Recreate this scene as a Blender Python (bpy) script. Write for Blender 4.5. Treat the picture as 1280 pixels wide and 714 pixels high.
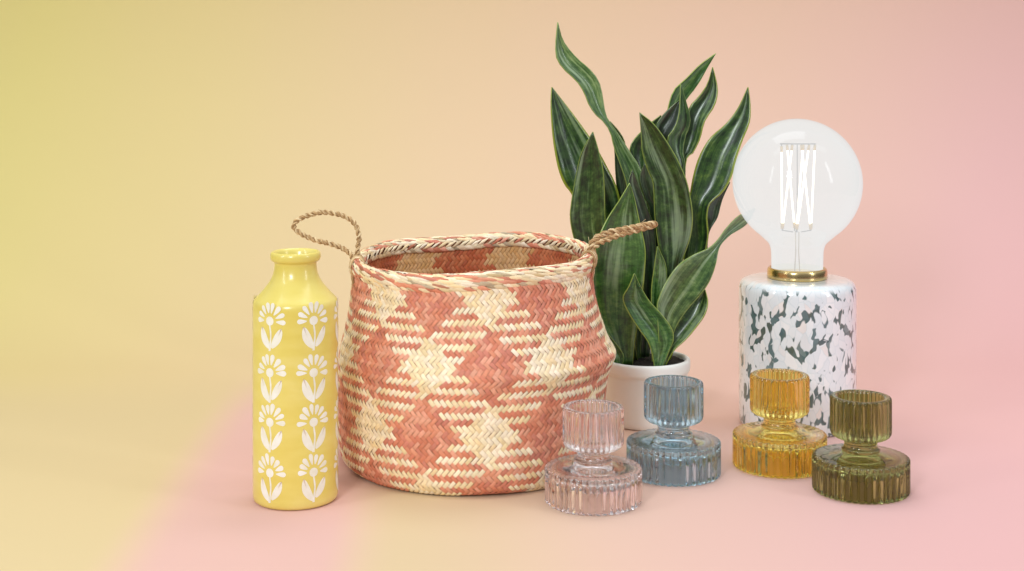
import bpy, math, random
from math import sin, cos, pi, sqrt, radians
from mathutils import Vector
random.seed(7)
scene = bpy.context.scene
for o in list(bpy.data.objects):
    bpy.data.objects.remove(o)

# ------------------------------------------------------------------ camera
F = 1786.0          # focal length in photo pixels (1280 wide)
HOR = 63.0          # row of the horizon (level camera, lens shifted down)
H = 0.44            # camera height in metres
cam_data = bpy.data.cameras.new('camera')
cam_data.sensor_width = 36.0
cam_data.lens = F * 36.0 / 1280.0
cam_data.shift_y = -(357.0 - HOR) / 1280.0
cam_data.clip_start = 0.01
cam_data.clip_end = 60.0
cam = bpy.data.objects.new('camera', cam_data)
cam.location = (0, 0, H)
cam.rotation_euler = (pi / 2, 0, 0)
scene.collection.objects.link(cam)
scene.camera = cam

# ------------------------------------------------------------------ studio light
world = bpy.data.worlds.new('World')
scene.world = world
world.use_nodes = True
wn = world.node_tree.nodes
wl = world.node_tree.links
bg = wn['Background']
bg.inputs['Strength'].default_value = 0.58
geo = wn.new('ShaderNodeTexCoord')
sep = wn.new('ShaderNodeSeparateXYZ')
ramp = wn.new('ShaderNodeValToRGB')
mr = wn.new('ShaderNodeMapRange')
mr.inputs['From Min'].default_value = -1
mr.inputs['From Max'].default_value = 1
wl.new(geo.outputs['Generated'], sep.inputs[0])
wl.new(sep.outputs['Z'], mr.inputs['Value'])
wl.new(mr.outputs[0], ramp.inputs[0])
ramp.color_ramp.elements[0].position = 0.47
ramp.color_ramp.elements[0].color = (0.16, 0.16, 0.17, 1)
rm = ramp.color_ramp.elements.new(0.53)
rm.color = (0.56, 0.58, 0.60, 1)
ramp.color_ramp.elements[1].position = 0.72
ramp.color_ramp.elements[1].color = (0.96, 1.0, 1.03, 1)
wl.new(ramp.outputs[0], bg.inputs['Color'])


def area(name, loc, target, sx, sy, power, color=(1, 1, 1)):
    d = bpy.data.lights.new(name, 'AREA')
    d.shape = 'RECTANGLE'
    d.size, d.size_y = sx, sy
    d.energy = power
    d.color = color
    o = bpy.data.objects.new(name, d)
    o.location = loc
    o.rotation_euler = (Vector(target) - Vector(loc)).to_track_quat('-Z', 'Y').to_euler()
    scene.collection.objects.link(o)
    return o


COOL = (0.94, 1.0, 1.04)
area('overhead_softbox', (0.1, 1.9, 1.7), (0.05, 1.5, 0), 1.0, 0.5, 8.0, COOL)
area('added_wall_fill', (0.3, 1.15, 2.3), (0.3, 2.55, 0.95), 3.4, 0.5, 16.0, COOL)  # added unseen light that lifts the dim upper wall and its corners
area('front_softbox', (-0.75, -0.6, 1.15), (0, 1.5, 0.1), 0.42, 0.6, 22.0, COOL)
area('added_glint_strip', (-1.15, 0.75, 0.75), (0.2, 1.45, 0.05), 0.10, 0.9, 3.2, COOL)  # added unseen strip, there to put crisp highlights on the glass ribs
area('side_softbox', (1.7, 0.5, 0.9), (0, 1.55, 0.15), 0.16, 1.1, 7.0, COOL)

scene.view_settings.view_transform = 'Standard'
scene.view_settings.look = 'None'
scene.view_settings.exposure = -0.02
scene.view_settings.gamma = 1.0
scene.cycles.use_denoising = True
scene.cycles.max_bounces = 24
scene.cycles.transmission_bounces = 20
scene.cycles.glossy_bounces = 8
scene.cycles.diffuse_bounces = 4
scene.cycles.transparent_max_bounces = 16
scene.cycles.caustics_refractive = True
scene.cycles.caustics_reflective = True
scene.cycles.sample_clamp_indirect = 6.0
scene.cycles.blur_glossy = 0.3


# ------------------------------------------------------------------ helpers
def ground_y(py):
    return H * F / (py - HOR)


def at(px, py, Y):
    return Vector(((px - 640.0) / F * Y, Y, H - (py - HOR) / F * Y))


def srgb(r, g, b):
    def f(c):
        c /= 255.0
        return c / 12.92 if c <= 0.04045 else ((c + 0.055) / 1.055) ** 2.4
    return (f(r), f(g), f(b), 1.0)


def catmull(pts, n):
    """resample a list of equal-length tuples to n points along its length"""
    k = len(pts[0])
    P = [tuple(2 * a - b for a, b in zip(pts[0], pts[1]))] + list(pts) + \
        [tuple(2 * a - b for a, b in zip(pts[-1], pts[-2]))]
    dense = []
    for i in range(1, len(P) - 2):
        p0, p1, p2, p3 = P[i - 1], P[i], P[i + 1], P[i + 2]
        for s in range(16):
            t = s / 16.0
            dense.append(tuple(
                0.5 * (2 * p1[j] + (p2[j] - p0[j]) * t + (2 * p0[j] - 5 * p1[j] + 4 * p2[j] - p3[j]) * t * t
                       + (3 * p1[j] - p0[j] - 3 * p2[j] + p3[j]) * t ** 3) for j in range(k)))
    dense.append(tuple(pts[-1]))
    L = [0.0]
    for a, b in zip(dense, dense[1:]):
        L.append(L[-1] + sqrt(sum((x - y) ** 2 for x, y in zip(a, b))))
    out, j = [], 0
    for i in range(n):
        d = L[-1] * i / (n - 1)
        while j < len(L) - 2 and L[j + 1] < d:
            j += 1
        seg = L[j + 1] - L[j]
        t = 0 if seg < 1e-12 else min(1, (d - L[j]) / seg)
        out.append(tuple(a + (b - a) * t for a, b in zip(dense[j], dense[j + 1])))
    return out


class MB:
    """collects geometry (world coordinates) and links it as one mesh object"""

    def __init__(self):
        self.v, self.f, self.c, self.m, self.uv = [], [], [], [], []

    def vert(self, p, col=None, uv=None):
        self.v.append(tuple(p))
        self.c.append(col or (1, 1, 1, 1))
        self.uv.append(uv or (0, 0))
        return len(self.v) - 1

    def face(self, idx, mat=0):
        self.f.append(tuple(idx))
        self.m.append(mat)

    def grid(self, rows, closed_u=False, mat=0, col=None, uvs=None, flip=False):
        ids = []
        for ri, r in enumerate(rows):
            ids.append([self.vert(p, col, uvs[ri][i] if uvs else None) for i, p in enumerate(r)])
        n = len(rows[0])
        for i in range(len(rows) - 1):
            for j in range(n if closed_u else n - 1):
                a, b = ids[i][j], ids[i][(j + 1) % n]
                c, d = ids[i + 1][(j + 1) % n], ids[i + 1][j]
                self.face((a, d, c, b) if flip else (a, b, c, d), mat)
        return ids

    def tube(self, path, rad, seg=8, col=None, mat=0, cap=True):
        path = [Vector(p) for p in path]
        n = len(path)
        rows, up = [], None
        for i, p in enumerate(path):
            t = (path[min(i + 1, n - 1)] - path[max(i - 1, 0)]).normalized()
            if up is None:
                up = t.orthogonal().normalized()
            up = (up - t * up.dot(t))
            up = up.normalized() if up.length > 1e-9 else t.orthogonal().normalized()
            w = t.cross(up)
            r = rad[i] if isinstance(rad, (list, tuple)) else rad
            rows.append([p + (up * cos(2 * pi * k / seg) + w * sin(2 * pi * k / seg)) * r for k in range(seg)])
        ids = self.grid(rows, True, mat, col)
        if cap:
            self.face(list(reversed(ids[0])), mat)
            self.face(ids[-1], mat)
        return ids

    def build(self, name, mats, parent=None, base=(0, 0, 0), smooth=True):
        b = Vector(base)
        me = bpy.data.meshes.new(name)
        me.from_pydata([tuple(Vector(p) - b) for p in self.v], [], self.f)
        for m in (mats if isinstance(mats, (list, tuple)) else [mats]):
            me.materials.append(m)
        me.polygons.foreach_set('material_index', self.m)
        me.polygons.foreach_set('use_smooth', [smooth] * len(self.f))
        a = me.color_attributes.new('tone', 'FLOAT_COLOR', 'POINT')
        flat = [x for c in self.c for x in c]
        a.data.foreach_set('color', flat)
        uvl = me.uv_layers.new(name='surface')
        lv = [0] * len(me.loops)
        me.loops.foreach_get('vertex_index', lv)
        uvl.data.foreach_set('uv', [x for i in lv for x in self.uv[i]])
        me.update()
        o = bpy.data.objects.new(name, me)
        scene.collection.objects.link(o)
        if parent is not None:
            o.parent = parent
        else:
            o.location = b
        return o


def thing(name, label, cat, loc, group=None):
    o = bpy.data.objects.new(name, None)
    o.empty_display_size = 0.05
    o.location = loc
    o['label'] = label
    o['category'] = cat
    if group:
        o['group'] = group
    scene.collection.objects.link(o)
    return o


def lathe(mb, profile, X, Y, seg=96, mat=0, ribs=None, cap0=False, cap1=False, col=None):
    """profile: (r, z[, rib amplitude, rib count])"""
    rows = []
    for p in profile:
        r, z = p[0], p[1]
        row = []
        for k in range(seg):
            th = 2 * pi * k / seg
            rr = r
            if len(p) > 2 and p[2] > 0:
                rr = r - p[2] * (1 - abs(sin(p[3] * th / 2.0)) ** 0.6)
            row.append((X + rr * sin(th), Y - rr * cos(th), z))
        rows.append(row)
    ids = mb.grid(rows, True, mat, col)
    if cap0:
        mb.face(list(reversed(ids[0])), mat)
    if cap1:
        mb.face(ids[-1], mat)
    return ids


# ------------------------------------------------------------------ materials
def new_mat(name):
    m = bpy.data.materials.new(name)
    m.use_nodes = True
    nt = m.node_tree
    p = nt.nodes['Principled BSDF']
    return m, nt, p


def node(nt, typ, **kw):
    n = nt.nodes.new(typ)
    for k, v in kw.items():
        setattr(n, k, v)
    return n


def mathn(nt, op, a, b=None, c=None, clamp=False):
    n = nt.nodes.new('ShaderNodeMath')
    n.operation = op
    n.use_clamp = clamp
    for i, v in enumerate((a, b, c)):
        if v is None:
            continue
        if isinstance(v, (int, float)):
            n.inputs[i].default_value = v
        else:
            nt.links.new(v, n.inputs[i])
    return n.outputs[0]


def mixc(nt, fac, a, b, blend='MIX'):
    n = nt.nodes.new('ShaderNodeMix')
    n.data_type = 'RGBA'
    n.blend_type = blend
    for s, v in ((n.inputs['Factor'], fac), (n.inputs['A'], a), (n.inputs['B'], b)):
        if isinstance(v, (int, float)):
            s.default_value = v
        elif isinstance(v, tuple):
            s.default_value = v
        else:
            nt.links.new(v, s)
    return n.outputs['Result']


def ramp_node(nt, fac, stops, interp='LINEAR'):
    n = nt.nodes.new('ShaderNodeValToRGB')
    n.color_ramp.interpolation = interp
    e = n.color_ramp.elements
    e[0].position, e[0].color = stops[0]
    e[1].position, e[1].color = stops[-1]
    for pos, c in stops[1:-1]:
        x = e.new(pos)
        x.color = c
    nt.links.new(fac, n.inputs[0])
    return n.outputs[0]


def smoothstep(nt, x, lo, hi):
    n = nt.nodes.new('ShaderNodeMapRange')
    n.interpolation_type = 'SMOOTHSTEP'
    n.inputs['From Min'].default_value = lo
    n.inputs['From Max'].default_value = hi
    nt.links.new(x, n.inputs['Value'])
    return n.outputs[0]


def noise(nt, vec, scale, detail=3, rough=0.5):
    n = nt.nodes.new('ShaderNodeTexNoise')
    n.inputs['Scale'].default_value = scale
    n.inputs['Detail'].default_value = detail
    n.inputs['Roughness'].default_value = rough
    if vec is not None:
        nt.links.new(vec, n.inputs['Vector'])
    return n.outputs[0]


def mapping(nt, vec, loc=(0, 0, 0), rot=(0, 0, 0), scale=(1, 1, 1)):
    n = nt.nodes.new('ShaderNodeMapping')
    n.inputs['Location'].default_value = loc
    n.inputs['Rotation'].default_value = rot
    n.inputs['Scale'].default_value = scale
    nt.links.new(vec, n.inputs['Vector'])
    return n.outputs[0]


def bump(nt, p, height, strength, dist):
    b = nt.nodes.new('ShaderNodeBump')
    b.inputs['Strength'].default_value = strength
    b.inputs['Distance'].default_value = dist
    nt.links.new(height, b.inputs['Height'])
    nt.links.new(b.outputs[0], p.inputs['Normal'])


# ------------------------------------------------------------------ the backdrop sheet
def backdrop():
    yf, R, top = 1.98, 0.55, 2.2
    prof = [(0.72, 0.0)]
    for i in range(1, 13):
        prof.append((0.72 + (yf - 0.72) * i / 12, 0.0))
    for i in range(1, 25):
        a = pi / 2 * i / 24
        prof.append((yf + R * sin(a), R - R * cos(a)))
    for i in range(1, 7):
        prof.append((yf + R, R + (top - R) * i / 6))
    xs = [-1.45 + 2.9 * i / 32 for i in range(33)]
    mb = MB()
    s = 0
    rows, uvs = [], []
    prev = prof[0]
    s = prof[0][0]
    for y, z in prof:
        s += sqrt((y - prev[0]) ** 2 + (z - prev[1]) ** 2)
        prev = (y, z)
        rows.append([(x, y, z) for x in xs])
        uvs.append([(x, s) for x in xs])
    mb.grid(rows, uvs=uvs)
    m, nt, p = new_mat('printed_paper')
    uv = node(nt, 'ShaderNodeUVMap').outputs[0]
    sp = node(nt, 'ShaderNodeSeparateXYZ')
    nt.links.new(uv, sp.inputs[0])
    x, s = sp.outputs[0], sp.outputs[1]
    # long yellow-to-pink print running across the sheet
    near = mathn(nt, 'SUBTRACT', 2.0, s)
    nearc = mathn(nt, 'MAXIMUM', near, 0.0)
    farc = mathn(nt, 'MINIMUM', near, 0.0)
    q = mathn(nt, 'ADD', x, mathn(nt, 'MULTIPLY', nearc, mathn(nt, 'MULTIPLY_ADD', x, 0.5, 0.2)))
    q = mathn(nt, 'ADD', q, mathn(nt, 'MULTIPLY', farc, mathn(nt, 'MULTIPLY_ADD', mathn(nt, 'MAXIMUM', x, 0.0), 0.42, 0.20)))
    wob = noise(nt, mapping(nt, uv, rot=(0, 0, radians(35)), scale=(3.0, 0.5, 1)), 1.0, 2)
    q = mathn(nt, 'ADD', q, mathn(nt, 'MULTIPLY', mathn(nt, 'SUBTRACT', wob, 0.5), 0.22))
    q01 = mathn(nt, 'MULTIPLY_ADD', q, 0.5, 0.5, clamp=True)
    base = ramp_node(nt, q01, [
        (0.0, srgb(229, 213, 142)), (0.13, srgb(229, 209, 149)), (0.29, srgb(229, 204, 159)),
        (0.46, srgb(230, 200, 168)), (0.62, srgb(231, 195, 176)), (0.78, srgb(232, 188, 183)),
        (0.93, srgb(235, 184, 186))])
    # diagonal pink band, then a soft yellow edge, printed on the near part
    g = mathn(nt, 'ADD', x, mathn(nt, 'MULTIPLY', s, BAND_K))
    b_in = smoothstep(nt, g, BAND0 + 0.05, BAND0 - 0.035)
    b_out = smoothstep(nt, g, BAND1 - 0.02, BAND1 + 0.05)
    fade = smoothstep(nt, s, 1.98, 1.70)
    g2 = mathn(nt, 'SUBTRACT', 1.0, smoothstep(nt, g, BAND0 - 0.04, BAND0 + 0.035))
    pink_fac = mathn(nt, 'MULTIPLY', mathn(nt, 'MULTIPLY', smoothstep(nt, g, BAND0 - 0.03, BAND0 + 0.04),
                                           mathn(nt, 'SUBTRACT', 1.0, b_out)), fade)
    yel_fac = mathn(nt, 'MULTIPLY', mathn(nt, 'MULTIPLY', b_out,
                                          mathn(nt, 'SUBTRACT', 1.0, smoothstep(nt, g, BAND1 + 0.03, BAND1 + 0.26))), fade)
    left_fac = mathn(nt, 'MULTIPLY', g2, fade)
    c = mixc(nt, mathn(nt, 'MULTIPLY', left_fac, 0.75), base, srgb(222, 200, 154))
    c = mixc(nt, mathn(nt, 'MULTIPLY', pink_fac, 0.9), c, srgb(230, 186, 178))
    c = mixc(nt, mathn(nt, 'MULTIPLY', yel_fac, 0.8), c, srgb(222, 199, 157))
    hv = node(nt, 'ShaderNodeHueSaturation')
    hv.inputs['Value'].default_value = 0.94
    nt.links.new(c, hv.inputs['Color'])
    nt.links.new(hv.outputs[0], p.inputs['Base Color'])
    p.inputs['Roughness'].default_value = 0.9
    p.inputs['Specular IOR Level'].default_value = 0.1
    o = mb.build('floor', m)
    o['kind'] = 'structure'
    o['label'] = 'seamless paper floor and background in a soft yellow to pink blend'
    return o


def _line():
    a = at(312, 470, ground_y(470))
    b = at(150, 702, ground_y(702))
    k = -(a.x - b.x) / (a.y - b.y)
    c0 = a.x + k * a.y
    d = at(428, 690, ground_y(690))
    return k, c0, d.x + k * d.y


BAND_K, BAND0, BAND1 = _line()
backdrop()


# ------------------------------------------------------------------ yellow ceramic vase
def vase():
    cx, gpy = 369.5, 623.0
    Y = ground_y(gpy)
    base = at(cx, gpy, Y)
    X, k = base.x, Y / F
    Z = lambda py: (gpy - py) * k
    root = thing('vase', 'tall yellow ceramic bottle vase with white flower motifs', 'vase', (X, Y, 0))
    prof = [(625, 0.1), (623.0, 46), (622.8, 49), (620.5, 51.5), (617, 52.6), (610, 52.8), (560, 52.8), (480, 52.8), (400, 52.8), (382, 52.75), (377, 52.3),
            (373.5, 51), (371, 48.8), (366, 44), (360, 38.8), (354, 34), (348, 30.2), (342, 27.8), (336, 26.5), (330, 26.0),
            (327.5, 26.4), (326, 28.2), (324.5, 30.3), (321, 31.3), (317.5, 31.2), (315, 30.2), (314, 28.6),
            (314.3, 27), (316, 25.4), (320, 24), (327, 22.6), (340, 23), (352, 28), (366, 38), (380, 46), (400, 48), (600, 48), (612, 44), (614, 0.1)]
    pts = []
    for i in range(len(prof) - 1):
        a, b = prof[i], prof[i + 1]
        n = 2 if abs(a[0] - b[0]) < 12 else 6
        for s in range(n):
            t = s / n
            pts.append((a[0] + (b[0] - a[0]) * t, a[1] + (b[1] - a[1]) * t))
    pts.append(prof[-1])
    mb = MB()
    lathe(mb, [(r * k, max(0.0004, Z(py))) for py, r in pts], X, Y, 128)
    # flower motifs, laid on the side a hair above the glaze
    Rr = 52.8 * k

    def put(poly, th0, z0, sc=1.0):
        cxp = sum(p[0] for p in poly) / len(poly)
        cyp = sum(p[1] for p in poly) / len(poly)
        fine = []
        for a, b in zip(poly, poly[1:] + poly[:1]):
            fine += [a, ((a[0] + b[0]) / 2, (a[1] + b[1]) / 2)]
        rings = []
        for s in (1.0, 0.5):
            rings.append([(cxp + (p[0] - cxp) * s, cyp + (p[1] - cyp) * s) for p in fine])

        def pos(p, lift):
            th = th0 + p[0] * sc * k / Rr
            rr = Rr + lift
            return (X + rr * sin(th), Y - rr * cos(th), z0 - p[1] * sc * k)
        ids = [mb.vert(pos(p, 0.00010)) for p in rings[0]]
        ids2 = [mb.vert(pos(p, 0.00014)) for p in rings[1]]
        c = mb.vert(pos((cxp, cyp), 0.00014))
        n = len(ids)
        for i in range(n):
            j = (i + 1) % n
            mb.face((ids[i], ids2[i], ids2[j], ids[j]), 1)
            mb.face((ids2[i], c, ids2[j]), 1)

    def petal(ang, r0, r1, w):
        ca, sa = sin(ang), -cos(ang)
        prof = [(0.0, 0.18), (0.25, 0.55), (0.5, 0.85), (0.75, 1.0), (0.9, 0.8), (1.0, 0.25)]
        P = []
        for t, ww in prof:
            P.append((r0 + (r1 - r0) * t, w * ww))
        poly = [(ca * r + sa * h, sa * r - ca * h) for r, h in P] + [(ca * r - sa * h, sa * r + ca * h) for r, h in reversed(P)]
        return poly

    def leaf(p0, p1, w, bend):
        P, Q = [], []
        for i in range(9):
            t = i / 8
            x = p0[0] + (p1[0] - p0[0]) * t
            y = p0[1] + (p1[1] - p0[1]) * t
            dx, dy = p1[0] - p0[0], p1[1] - p0[1]
            L = sqrt(dx * dx + dy * dy)
            nx, ny = -dy / L, dx / L
            b = bend * sin(pi * t)
            h = w * (sin(pi * min(1, t * 0.97 + 0.03)) ** 0.62)
            P.append((x + nx * (b + h), y + ny * (b + h)))
            Q.append((x + nx * (b - h), y + ny * (b - h)))
        return P + Q[::-1]

    rnd = random.Random(3)
    for ci in range(6):
        th0 = radians((-27.5, 33, 93, 150, 205, 260)[ci])
        for row, dpy in enumerate((401, 466, 528, 591)):
            zc = at(cx, dpy, Y - Rr * cos(radians(30))).z + rnd.uniform(-0.4, 0.4) * k
            put([(5.6 * cos(2 * pi * i / 14), 5.6 * sin(2 * pi * i / 14)) for i in range(14)], th0, zc)
            for pi_ in range(8):
                a = radians(-90 + 26 * pi_ + rnd.uniform(-3, 3))
                put([(0.93 * q[0], q[1]) for q in petal(a, 9.6, 22.8 + rnd.uniform(-1.6, 1.2), 3.25 + rnd.uniform(-.35, .3))], th0, zc)
            put(leaf((-0.8, 34.5 + rnd.uniform(-1, 1)), (-12.8, 7.0 + rnd.uniform(-1, 1)), 5.3 + rnd.uniform(-.3, .3), -2.2 + rnd.uniform(-.6, .6)), th0, zc)
            put(leaf((3.0, 32 + rnd.uniform(-1, 1)), (16.0, 8.0 + rnd.uniform(-1, 1)), 4.8 + rnd.uniform(-.3, .3), 1.2 + rnd.uniform(-.6, .6)), th0, zc)
            put([(-0.9, 5), (0.9, 5), (2.6, 14), (2.4, 24), (1.2, 36.5), (-1.8, 36.5), (0.2, 24), (0.9, 14)], th0, zc)
    m, nt, p = new_mat('yellow_glaze')
    tc = node(nt, 'ShaderNodeTexCoord').outputs['Object']
    n1 = noise(nt, mapping(nt, tc, scale=(1, 1, 2.5)), 18, 4)
    n2 = noise(nt, mapping(nt, tc, scale=(1, 1, 4)), 22, 3)
    f = mathn(nt, 'ADD', mathn(nt, 'MULTIPLY', n1, 0.6), mathn(nt, 'MULTIPLY', n2, 0.4))
    c = ramp_node(nt, f, [(0.3, srgb(226, 203, 92)), (0.5, srgb(231, 211, 108)), (0.72, srgb(237, 219, 130))])
    nt.links.new(c, p.inputs['Base Color'])
    p.inputs['Roughness'].default_value = 0.28
    p.inputs['Coat Weight'].default_value = 0.35
    p.inputs['Coat Roughness'].default_value = 0.12
    bump(nt, p, n1, 0.08, 0.0012)
    m2, nt2, p2 = new_mat('white_slip')
    tc2 = node(nt2, 'ShaderNodeTexCoord').outputs['Object']
    c2 = ramp_node(nt2, noise(nt2, tc2, 90, 3), [(0.3, srgb(238, 233, 214)), (0.7, srgb(247, 245, 236))])
    nt2.links.new(c2, p2.inputs['Base Color'])
    p2.inputs['Roughness'].default_value = 0.5
    mb.build('body', [m, m2], root, (X, Y, 0))


vase()


# ------------------------------------------------------------------ woven basket
def straw_material(name, rough=0.62):
    m, nt, p = new_mat(name)
    at_ = node(nt, 'ShaderNodeAttribute', attribute_name='tone')
    tc = node(nt, 'ShaderNodeTexCoord').outputs['Object']
    n = noise(nt, mapping(nt, tc, scale=(1, 1, 1)), 420, 3)
    n2 = noise(nt, tc, 60, 3)
    v = mathn(nt, 'ADD', mathn(nt, 'MULTIPLY', n, 0.30), mathn(nt, 'MULTIPLY_ADD', n2, 0.22, 0.74))
    hs = node(nt, 'ShaderNodeHueSaturation')
    nt.links.new(at_.outputs['Color'], hs.inputs['Color'])
    nt.links.new(v, hs.inputs['Value'])
    nt.links.new(hs.outputs[0], p.inputs['Base Color'])
    p.inputs['Roughness'].default_value = rough
    p.inputs['Specular IOR Level'].default_value = 0.35
    bump(nt, p, n, 0.25, 0.0006)
    return m


def basket():
    gpy = 573.5
    Y = ground_y(gpy)
    k = Y / F
    cx0 = 594.0
    X = at(cx0, gpy, Y).x
    root = thing('woven_basket', 'large belly basket woven in terracotta and straw checks with two rope handles', 'basket', (X, Y, 0))
    table = [(573.5, 438, 743), (570, 433, 747), (565, 430, 750), (558, 427.5, 752), (545, 425, 754), (520, 423.5, 755), (495, 423, 756), (475, 423.5, 757.5),
             (460, 424, 759.5), (450, 424.5, 763.5), (442, 425, 767), (436, 426, 766.5), (428, 427.5, 761.5), (415, 430.5, 756), (395, 436, 750), (375, 440, 745.5),
             (355, 442.5, 742.5), (340, 444, 741), (328, 445.5, 739.5)]
    P = [((t[1] + t[2]) / 2 - cx0, (t[2] - t[1]) / 2, gpy - t[0]) for t in table]   # shift, radius, height (px)
    D = catmull(P, 400)
    LEN = 0
    for a, b in zip(D, D[1:]):
        LEN += sqrt((a[1] - b[1]) ** 2 + (a[2] - b[2]) ** 2)
    rnd = random.Random(11)

    def prof(t):
        u = max(0, min(0.999999, t)) * (len(D) - 1)
        i = int(u)
        f = u - i
        return [a + (b - a) * f for a, b in zip(D[i], D[i + 1])]

    def surf(th, t, off=0.0):
        sh, r, z = prof(t)
        e = 0.003
        a, b = prof(t - e), prof(t + e)
        nr, nz = (b[2] - a[2]), -(b[1] - a[1])
        L = sqrt(nr * nr + nz * nz) or 1
        nr, nz = nr / L, nz / L
        w = max(0.0, (z - 130) / 115.0) ** 1.5
        dz = w * (4.8 * (-cos(th)) + 4.5 * sin(th) + 1.6 * sin(3 * th + 1.0) + 1.0 * sin(5 * th))
        # soft hand-made waviness
        wob = 1.1 * sin(3 * th + z * 0.03) + 0.8 * sin(5 * th - z * 0.05 + 1.3)
        wob *= min(1.0, z / 40.0)
        lift = 0.0
        if z < 14:
            lift = (1.6 * max(0, sin(5 * th + 0.6))) * (1 - z / 14)
        rr = r + wob + off * nr
        return Vector((X + (sh + rr * sin(th)) * k, Y - rr * cos(th) * k, (z + dz + lift + off * nz) * k + 0.0012))

    straw = straw_material('woven_palm')
    under, nt, p = new_mat('palm_underlayer')
    tcu = node(nt, 'ShaderNodeTexCoord').outputs['Object']
    nt.links.new(ramp_node(nt, noise(nt, tcu, 200, 3), [(0.3, srgb(150, 92, 62)), (0.7, srgb(196, 140, 98))]), p.inputs['Base Color'])
    p.inputs['Roughness'].default_value = 0.9
    CREAM = [srgb(250, 228, 186), srgb(253, 234, 198), srgb(247, 220, 172), srgb(254, 237, 208)]
    RED = [srgb(225, 146, 115), srgb(230, 156, 126), srgb(217, 134, 105), srgb(234, 166, 138), srgb(212, 134, 112)]

    def tone(kind, v=0.08):
        c = rnd.choice(CREAM if kind == 'c' else RED)
        f = 1 + rnd.uniform(-v, v)
        return (c[0] * f, c[1] * f * (1 + rnd.uniform(-.02, .02)), c[2] * f, 1)

    N = 154
    ROWH = 7.15
    NR = int(LEN / ROWH)
    T = 22
    # centre of a red check at theta = 6 deg, image row 458
    t_ref = 0.0
    best = 1e9
    for i in range(1000):
        q = surf(radians(8), i / 1000)
        py = HOR + (H - q.z) * F / q.y
        if abs(py - 466) < best:
            best, t_ref = abs(py - 466), i / 1000
    row_ref = t_ref * NR
    x_ref = 8 / 360 * N

    def weave(mb, row0, row1, off, inside=False, deep=(1, 1, 1)):
        for row in range(row0, row1):
            up = row % 2 == 0
            for j in range(N):
                xc = j
                if up:
                    idx = (row - row_ref) - (xc - x_ref)
                else:
                    idx = (row - row_ref) + (xc - x_ref)
                red = ((idx + 6.0) % T) < 12
                col = tone('r' if red else 'c')
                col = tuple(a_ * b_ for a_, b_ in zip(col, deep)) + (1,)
                sg = 1 if up else -1
                th_c = 2 * pi * (xc + 0.25 * sg) / N
                tc_ = (row + 0.5) / NR
                jr = rnd.uniform(-0.05, 0.05)
                Lh, Wh = 1.03 + rnd.uniform(0, 0.10), 0.475 + rnd.uniform(-0.05, 0.03)
                rows = []
                lift0 = rnd.uniform(-0.15, 0.25)
                for a, ha in ((-1, -0.5), (-0.72, 0.16), (0, 0.48), (0.72, 0.18), (1, -0.5)):
                    r_ = []
                    for b, hb in ((-1, -0.30), (-0.6, 0.03), (0.6, 0.03), (1, -0.30)):
                        al, ac = a * Lh, b * Wh
                        # along the strip: half a column and half a row per unit; across: the other diagonal
                        dx = sg * (0.5 * al) + sg * (0.5 * ac) + jr * al * 0.3
                        dr = 0.5 * al - 0.5 * ac
                        o_ = off + (ha + hb + lift0) * (1 if not inside else -1)
                        r_.append(surf(th_c + 2 * pi * dx / N, tc_ + dr / NR, o_))
                    rows.append(r_)
                mb.grid(rows, col=col, flip=(sg < 0) ^ inside)

    mb = MB()
    weave(mb, 0, NR, 0.5)
    # under layer, outer wall and base
    rows = []
    for i in range(61):
        rows.append([surf(2 * pi * j / 120, i / 60, -1.3) for j in range(120)])
    ids = mb.grid(rows, True, mat=1)
    mb.face(list(reversed(ids[0])), 1)
    mb.build('woven_wall', [straw, under], root, (X, Y, 0))

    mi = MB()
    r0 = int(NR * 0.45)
    weave(mi, r0, NR, -5.0, inside=True, deep=(0.74, 0.54, 0.36))  # strip colours darkened and warmed to paint in the shade inside the basket
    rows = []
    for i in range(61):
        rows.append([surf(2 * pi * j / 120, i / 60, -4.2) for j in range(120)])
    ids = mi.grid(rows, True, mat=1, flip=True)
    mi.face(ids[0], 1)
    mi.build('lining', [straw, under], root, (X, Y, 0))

    # plaited rim: slanting folds wrapped round a fat roll, in four courses
    rim = MB()
    tr = 1.0

    def rimpt(th, phi, ex=0.0):
        """phi 0 = outward, 90 = up, 180 = inward; metres"""
        q = surf(th, 0.9995)
        rad = Vector((sin(th), -cos(th), 0))
        a, b = 5.6 + ex, 9.6 + ex
        c = q + rad * (-2.2 * k) + Vector((0, 0, 1.5 * k))
        return c + rad * (a * cos(phi) * k) + Vector((0, 0, b * sin(phi) * k))
    rows = []
    for i in range(17):
        rows.append([rimpt(2 * pi * j / 160, 2 * pi * i / 16, -1.4) for j in range(160)])
    rim.grid(rows, True, mat=1)
    # course: angle round the roll, rise, run along the rim, width round the roll, width along the rim, lift, count
    courses = [(-52, 26, 0.75, 6, 0.42, 2.6, 104), (-14, 13, 1.1, 9, 0.2, 1.2, 108), (12, 12, 1.2, 9, 0.15, 1.2, 104), (38, 12, 1.2, 9, 0.15, 1.2, 108), (64, 12, 1.2, 9, 0.15, 1.0, 104),
               (92, 12, 1.2, 9, 0.15, 1.0, 108), (120, 12, 1.2, 9, 0.15, 1.2, 104), (148, 14, 1.1, 9, 0.2, 1.4, 104), (180, 22, -0.55, 6, 0.48, 2.8, 92), (218, 24, 0.6, 6, 0.45, 1.8, 100)]
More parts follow.
